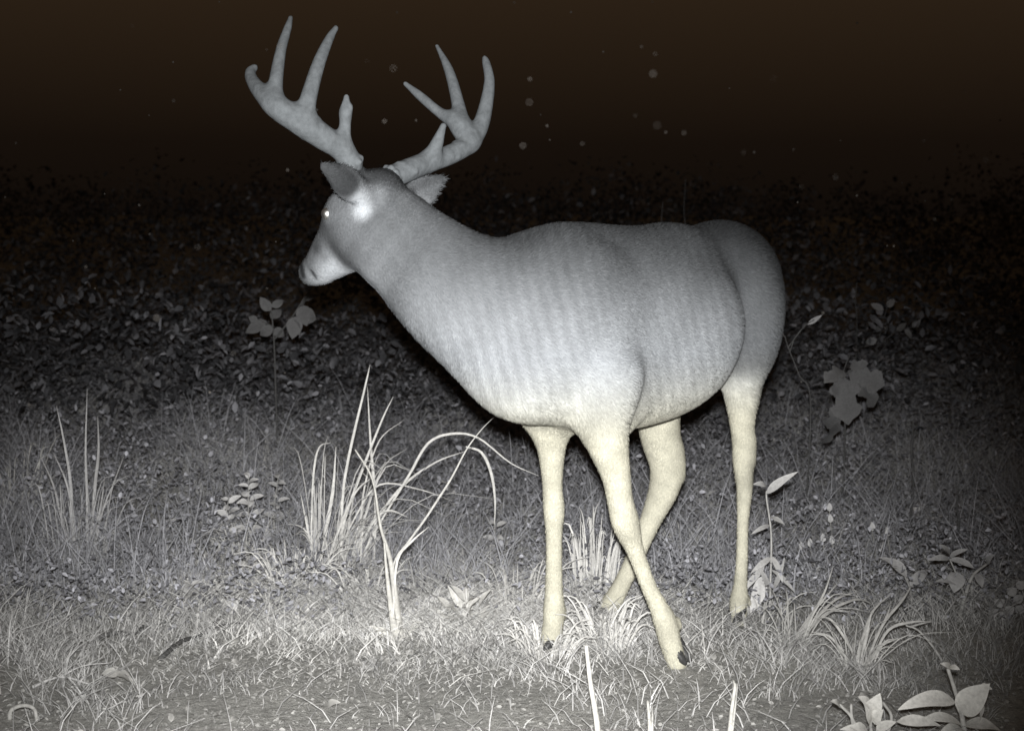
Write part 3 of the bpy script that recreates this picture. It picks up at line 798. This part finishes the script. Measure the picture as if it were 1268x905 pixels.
tube("stem", [gD, P(14, 879, gD[1]), P(28, 873, gD[1]), P(42, 877, gD[1] - .01), P(46, 893, gD[1] - .02)], 0.005, 0.0035, tD, 0.45, 0.4)

# ---- dead leaves lying singly
def dead_leaf(px, py, size, tone, label, group=None, lobed=0):
    g = G(px, py)
    a = random.uniform(0, 6.28); v = np.array([math.cos(a), math.sin(a), 0]) * size * .5
    o = leaf("dead_leaf", g - v + (0, 0, .004), g + v + (0, 0, .004 + random.uniform(0, size * .5)), size * random.uniform(.5, .8), None, tone, 0.4, up=(random.uniform(-.4, .4), random.uniform(-.6, .1), 1), arch=random.uniform(.05, .22), lobed=lobed)
    me = o.data; c = Vector(g)
    for vv in me.vertices: vv.co -= c
    o.location = c
    o["label"] = label; o["category"] = "leaf"
    if group: o["group"] = group
dead_leaf(24, 766, 0.075, 0.5, "large pale dead leaf propped up below the grey grass clump", lobed=3)
dead_leaf(146, 852, 0.07, 0.5, "large pale dead leaf lying beside the thin pale twig", lobed=2)
GL = "small pale dead leaf lying flat on the soil and litter"
for k in range(60):
    px = random.uniform(10, 1255); py = random.uniform(770, 900)
    if 470 < px < 1000 and random.random() < .55: continue
    dead_leaf(px, py, random.uniform(.014, .034), random.uniform(.36, .46), GL, "dead leaves scattered over the soil", random.choice([0, 0, 2]))

# ---- small weeds in the lit grass
for (px, py, n, h, lb) in [(312, 678, 22, .24, "bright leaved weed standing in a cluster left of the tall dry stalks"), (282, 676, 16, .17, "low bright leaved weed at the edge of the weed cluster"), (342, 672, 18, .22, "upright leafy weed between the weed cluster and the tall dry stalks"),
        (205, 665, 8, .08, "small weed with one bright upright leaf beside the rotten branch"), (1165, 668, 14, .10, "low weed with broad grey leaves behind the branching weed"), (1140, 650, 10, .09, "low weed with pale leaves below an upright bare stem"),
        (1228, 655, 8, .12, "sparse weed in the dark grass behind the clover"), (1010, 730, 12, .08, "low weed among the blades behind the leaning grass clump"), (870, 650, 12, .12, "leafy weed standing between the deer's hind legs"), (560, 640, 14, .14, "leafy weed under the deer's chest behind the arching stalks"),
        (612, 690, 12, .12, "leafy weed beside the hanging tip of the arching stalk"), (240, 745, 10, .06, "flat leafy weed above the forked twig"), (420, 650, 10, .15, "leafy weed half hidden by the tall dry stalks"), (160, 700, 12, .08, "low weed right of the tall fine grass clump")]:
    t, g = clump_root(px, py + 6, "leafy_weed", lb, "weed")
    ang = random.uniform(0, 6)
    st = [g + (0, 0, -.005), g + (random.uniform(-.01, .01), 0, h * .5), g + (random.uniform(-.02, .02), 0, h)]
    tube("stem", st, 0.0028, 0.0014, t, 0.34, n=4)
    for k in range(n):
        f = (k + 1) / n; ang += 2.4
        c = g + (st[2] - g) * f
        br = 'bright' in lb or 'pale' in lb
        ln = random.uniform(.03, .05) * (1.1 - .4 * f) * (1.2 if br else 1)
        leaf("leaf", c, c + np.array([math.cos(ang), math.sin(ang) * .9, random.uniform(-.2, .6)]) * ln, ln * random.uniform(.38, .6), t, random.uniform(.36, .55) * (1.5 if br else 1), 0.15, up=(0, -.6, .7), n=6)

# ---- saplings in the dark behind
def sapling(px, d, name, label, stems, leaves, rs, tone, lobed=0, cat="sapling", asp=0.5):
    x = P(px, 400, d)[0]; g = np.array([x, d, float(gz(x, d))])
    t = thing(name, label, cat, g)
    for i, s_ in enumerate(stems):
        q = PP(s_, d)
        if i == 0: q = [g + (0, 0, -.02)] + q
        tube("stem", q, rs * .7, rs * .35, t, 0.10, 0.1, M_TWIG, n=4)
    for (a, b, w) in leaves:
        leaf("leaf", P(*a, d), P(*b, d + random.uniform(-.06, .06)), w * d / F, t, tone * random.uniform(.85, 1.1), 0.0, up=(random.uniform(-.7, .7), -.9, random.uniform(-.1, .9)), arch=random.uniform(-.05, .18), lobed=lobed, n=7)
sapling(342, 5.2, "sapling", "dim oval leaved sapling in the dark below the deer's muzzle", [[(340, 440), (338, 405), (335, 375)], [(338, 405), (320, 395)], [(340, 420), (360, 395), (376, 370)]],
        [((338, 405), (322, 415), 14), ((336, 395), (348, 383), 13), ((335, 385), (322, 368), 14), ((336, 380), (351, 372), 10), ((330, 398), (304, 412), 16), ((338, 408), (352, 416), 13), ((360, 396), (372, 415), 20), ((368, 388), (392, 395), 22), ((366, 392), (362, 420), 20), ((374, 378), (380, 404), 20), ((376, 372), (396, 366), 9), ((372, 380), (384, 360), 9), ((318, 398), (308, 392), 10)], 0.006, 0.13)
sapling(1046, 4.6, "sapling", "sapling with large lobed leaves behind the deer's hind leg", [[(1046, 560), (1046, 510), (1044, 465), (1052, 440)], [(1044, 465), (1070, 450)]],
        [((1044, 462), (1034, 492), 34), ((1050, 460), (1095, 478), 44), ((1046, 468), (1050, 526), 48), ((1044, 458), (1020, 474), 26), ((1052, 455), (1075, 450), 18), ((1060, 470), (1082, 504), 36), ((1044, 500), (1024, 530), 26), ((1040, 520), (1018, 550), 22)], 0.005, 0.15, lobed=2)
sapling(1000, 4.4, "bare_twig", "bare forked twig rising behind the deer's rump", [[(1004, 500), (990, 465), (976, 430), (972, 416)], [(976, 430), (995, 405), (1008, 396)], [(978, 436), (984, 418)]], [((1000, 402), (1018, 390), 6), ((972, 418), (966, 412), 5)], 0.004, 0.4, cat="twig")
sapling(1092, 6.2, "sapling", "faint leafy sapling above the large lobed leaves", [[(1090, 470), (1085, 440), (1092, 405), (1100, 375)], [(1086, 430), (1110, 410), (1130, 405)]],
        [((1098, 380), (1108, 370), 9), ((1094, 384), (1078, 376), 9), ((1090, 400), (1080, 412), 10), ((1092, 402), (1100, 412), 9), ((1086, 420), (1072, 424), 10), ((1110, 410), (1122, 400), 8), ((1130, 405), (1140, 396), 8), ((1120, 408), (1128, 420), 8)], 0.004, 0.22)
for (px, y0, y1, d, lb) in [(820, 300, 250, 7.5, "thin bare stem standing in the dark beyond the deer's back"), (848, 300, 222, 8.0, "taller faint bare stem standing beyond the deer's rump"), (1130, 600, 520, 4.3, "pale straight stem standing right of the lobed leaves"), (1186, 655, 600, 3.9, "short thin upright stem in the dim grass at the right"), (1060, 400, 350, 6.5, "curved bare stem above the lobed leaved sapling"), (1236, 440, 380, 7.0, "faint bare stem in the dark at the far right")]:
    sapling(px, d, "bare_sapling", lb, [[(px + 1, y0), (px - 1, (y0 + y1) / 2), (px + 1, y1)]], [], 0.006 if d < 5 else 0.005, 0.4, cat="sapling")

# ================================================================ GROUND COVER (stuff)
def instance(T, FT, pos, R, scale):
    """T (n,3) template, R (m,3,3) rows = axes, scale (m,3)"""
    V = np.einsum('ni,mi,mij->mnj', T, scale, R) + pos[:, None]
    m, n = len(pos), len(T)
    return V.reshape(-1, 3), [(f[None] + (np.arange(m) * n)[:, None, None]).reshape(-1, f.shape[1]) for f in FT]

def axes(yaw, pitch, roll):
    cy, sy, cp, sp, cr, sr = np.cos(yaw), np.sin(yaw), np.cos(pitch), np.sin(pitch), np.cos(roll), np.sin(roll)
    a = np.stack([cy * cp, sy * cp, sp], -1)
    b0 = np.stack([-sy, cy, 0 * cy], -1); c0 = np.cross(a, b0)
    b = b0 * cr[:, None] + c0 * sr[:, None]; c = np.cross(a, b)
    return np.stack([a, b, c], 1)

LEAF_T = np.array([(0, 0, 0), (.32, -.25, .05), (.34, 0, 0), (.32, .25, .05), (.7, -.20, .02), (.7, 0, -.03), (.7, .20, .02), (1, 0, -.12)], float)
LEAF_F = [np.array([(0, 1, 2), (0, 2, 3), (4, 7, 5), (5, 7, 6)]), np.array([(1, 4, 5, 2), (2, 5, 6, 3)])]

def clump_noise(x, y):
    return 0.5 + 0.22 * np.sin(3.1 * x + 1.7 * y) + 0.18 * np.sin(-2.3 * x + 4.9 * y + 2) + 0.12 * np.sin(7.7 * x + 6.1 * y + 1) + 0.1 * np.sin(13 * x - 11 * y)

def field(n, d0, d1, wide=0.46, extra=0.4, power=1.0):
    """random ground points, thinning with distance"""
    u = rng.random(n) ** power
    y = d0 * (d1 / d0) ** u
    x = (rng.random(n) * 2 - 1) * (wide * y + extra)
    return x, y

FEET = [G(838, 835)[:2], G(682, 805)[:2], G(748, 782)[:2], G(914, 778)[:2]]
def leaves_stuff(name, label, cat, x, y, z, size, pitch, tone, warm=0.1):
    k = np.ones(len(x), bool)
    for f in FEET:
        for u in np.linspace(0, 1, 5):     # along the lower leg too
            k &= np.hypot(x - f[0] - (0.05 * u if f is FEET[2] else -0.03 * u), y - f[1] - 0.04 * u) > 0.055
    x, y, z, size, pitch, tone = x[k], y[k], z[k], size[k], pitch[k], tone[k]
    n = len(x)
    R = axes(rng.random(n) * 6.283, pitch, rng.normal(0, .5, n))
    sc = np.stack([size, size * rng.uniform(.7, 1.3, n), size], 1)
    V, FF = instance(LEAF_T, LEAF_F, np.stack([x, y, z], 1), R, sc)
    c = np.repeat(tone[:, None] * np.array([1.0 + .02 * warm, 1.0, 1.02 - .15 * warm]), len(LEAF_T), 0)
    put(mesh_np(name, V, FF, M_PLANT, False, np.clip(c, .02, .8)), kind="stuff", label=label, category=cat)

def blades_stuff(name, label, cat, x, y, h, spread, width, tone, warm=0.2):
    n = len(x); a = rng.random(n) * 6.283
    b = np.stack([x, y, gz(x, y) - .004], 1)
    sp = np.stack([np.cos(a), np.sin(a), 0 * a], 1) * (h * spread)[:, None]
    f = rng.random(n) * 6.283; side = np.stack([np.cos(f), np.sin(f) * .35, 0 * f], 1) * (width * .5)[:, None]
    dr = rng.uniform(0, .5, n)
    rows = []
    for t, w in ((0, .8), (.4, 1), (.75, .7), (1, .08)):
        zz = h * (t - dr * t ** 3)
        c = b + sp * (t ** 1.7) + np.stack([0 * zz, 0 * zz, zz], 1)
        rows += [c - side * w, c + side * w]
    V = np.stack(rows, 1).reshape(-1, 3); i = np.arange(n) * 8
    Q = np.concatenate([np.stack([i + k, i + k + 1, i + k + 3, i + k + 2], 1) for k in (0, 2, 4)])
    c = np.repeat(tone[:, None] * np.array([1.0 + .03 * warm, 1.0, 1.02 - .16 * warm]), 8, 0)
    put(mesh_np(name, V, [Q], M_PLANT, True, np.clip(c, .02, .8)), kind="stuff", label=label, category=cat)

# bare trampled soil: little grows there
def bare(x, y):
    px = W / 2 + x / y * F; py = HORIZON + CAMZ / y * F
    e = 790 - 25 * np.exp(-((px - 450) / 260) ** 2) + 0.03 * (np.abs(px - 640)) + 10 * np.sin(px / 37.0) + 6 * np.sin(px / 13.0)
    return np.clip((py - e + 10 + 110 * (clump_noise(x * 2.3, y * 2.3) - .5) + 50 * (clump_noise(x * 6, y * 6) - .5)) / 90, 0, 1)

x, y = field(95000, 2.25, 8.0)
k = rng.random(len(x)) > bare(x, y) * .93; x, y = x[k], y[k]
cn = clump_noise(x * 1.4, y * 1.4)
h = rng.uniform(.03, .12, len(x)) * (.5 + cn) * np.where(y < 3.2, .7, 1.0) * (1 + .25 * np.clip(y - 4, 0, 3))
blades_stuff("short_grass", "short tangled grass covering the lit ground round the deer", "grass", x, y, h, rng.uniform(.3, 1.8, len(x)), rng.uniform(.0015, .0036, len(x)), rng.uniform(.22, .62, len(x)) * (.6 + .6 * cn))
x, y = field(42000, 3.5, 9.0)
cn = clump_noise(x * 2.2, y * 2.2 + 5)
k = cn > .42; x, y, cn = x[k], y[k], cn[k]
blades_stuff("long_grass", "loose long grass stems standing among the dim weeds", "grass", x, y, rng.uniform(.08, .30, len(x)) * (.4 + cn), rng.uniform(.1, 1.0, len(x)), rng.uniform(.0015, .0035, len(x)), rng.uniform(.18, .45, len(x)), -.3)
x, y = field(30000, 2.2, 5.0)
leaves_stuff("leaf_litter", "crumbled leaf litter strewn over the soil", "leaf litter", x, y, gz(x, y) + .003, rng.uniform(.004, .014, len(x)), rng.normal(.05, .25, len(x)), rng.uniform(.26, .46, len(x)), .4)
# dry grass mat in the middle of the beam, overexposure put into its tone
ux = np.concatenate([rng.normal(420, 115, 11000), rng.normal(600, 90, 6000), rng.normal(730, 70, 4000)]); uy = np.concatenate([rng.normal(745, 26, 11000), rng.normal(768, 18, 6000), rng.normal(765, 24, 4000)])
yy = CAMZ * F / (uy - HORIZON); xx = (ux - W / 2) / F * yy
blades_stuff("dry_grass_mat", "mat of dry grass with painted flash glare round the stalks and the deer's feet", "grass", xx, yy, rng.uniform(.015, .085, len(xx)), rng.uniform(.5, 2.2, len(xx)), rng.uniform(.0018, .004, len(xx)), rng.uniform(.6, .85, len(xx)), .3)
ux = np.concatenate([rng.normal(470, 190, 7000), rng.normal(800, 150, 2500)]); uy = rng.normal(812, 26, 9500)
yy = CAMZ * F / (uy - HORIZON); xx = (ux - W / 2) / F * yy
blades_stuff("trampled_grass", "short trampled grass thinning out over the bare soil", "grass", xx, yy, rng.uniform(.004, .022, len(xx)), rng.uniform(.8, 3.0, len(xx)), rng.uniform(.0018, .004, len(xx)), rng.uniform(.40, .62, len(xx)), .3)
# leafy weeds
n = 9500
px_, py_ = field(n, 3.25, 11.0, power=.9)
kk = rng.random(n) > bare(px_, py_); px_, py_ = px_[kk], py_[kk]
hh = rng.uniform(.04, .16, len(px_)) * (1 + .42 * np.clip(py_ - 3.8, 0, 3)) * (.55 + .9 * clump_noise(px_ * .8, py_ * .8))
m = 13
X = np.repeat(px_, m); Y = np.repeat(py_, m); HH = np.repeat(hh, m); q = rng.random(len(X)) ** .7
sprd = .02 + .22 * HH
X = X + rng.normal(0, 1, len(X)) * sprd; Y = Y + rng.normal(0, 1, len(X)) * sprd
leaves_stuff("low_weeds", "dense low leafy weeds fading into the dark behind the deer", "weeds", X, Y, gz(X, Y) + HH * q, rng.uniform(.008, .021, len(X)) * (1 + .22 * (Y - 3.2)), rng.normal(.15, .6, len(X)), rng.uniform(.22, .50, len(X)) * np.repeat(.45 + .95 * rng.random(len(px_)) ** 1.3, m) * (1 - .45 * np.clip((Y - 4.2) / 2.5, 0, 1)), -.45)  # weed tone darkened with distance, on top of the flash's own falloff
# taller undergrowth
n = 1500
px_, py_ = field(n, 5.5, 34.0, wide=.5, extra=1.0)
hh = rng.uniform(.25, .65, n) * (1 + .07 * np.clip(py_ - 7, 0, 30)) * (.6 + .7 * clump_noise(px_ * .5, py_ * .5))
m = 42
X = np.repeat(px_, m); Y = np.repeat(py_, m); HH = np.repeat(hh, m); q = rng.random(len(X)) ** .8
sprd = .06 + .25 * HH * (1 - .5 * q)
X = X + rng.normal(0, 1, len(X)) * sprd; Y = Y + rng.normal(0, 1, len(X)) * sprd
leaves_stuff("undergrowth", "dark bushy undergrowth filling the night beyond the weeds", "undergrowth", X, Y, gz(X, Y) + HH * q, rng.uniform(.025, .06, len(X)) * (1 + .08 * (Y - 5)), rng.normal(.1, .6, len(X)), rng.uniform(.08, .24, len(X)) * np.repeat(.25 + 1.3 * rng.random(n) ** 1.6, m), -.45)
# motes and insects in the air
n = 170
dm = rng.uniform(.9, 2.4, n)
mx_, my_ = rng.uniform(0, W, n), rng.uniform(0, 540, n)
k = ~((mx_ > 370) & (mx_ < 985) & (my_ > 190)); mx_, my_, dm = mx_[k], my_[k], dm[k]; n = len(dm)
pt = np.array([P(a, b, v) for a, b, v in zip(mx_, my_, dm)])
sz = rng.uniform(.0004, .0010, n) * dm * np.where(rng.random(n) < .06, 1.6, 1)
OT = np.array([(1, 0, 0), (-1, 0, 0), (0, 1, 0), (0, -1, 0), (0, 0, 1), (0, 0, -1)], float)
OF = [np.array([(0, 2, 4), (2, 1, 4), (1, 3, 4), (3, 0, 4), (2, 0, 5), (1, 2, 5), (3, 1, 5), (0, 3, 5)])]
V, FF = instance(OT, OF, pt, axes(rng.random(n) * 6, rng.random(n), rng.random(n)), np.repeat(sz[:, None], 3, 1))
put(mesh_np("drifting_motes", V, FF, M_PLANT, True, np.repeat(rng.uniform(.008, .05, n)[:, None] * np.array([1.1, 1, .9]), 6, 0)), kind="stuff", label="tiny motes and insects drifting in the dark night air", category="motes")
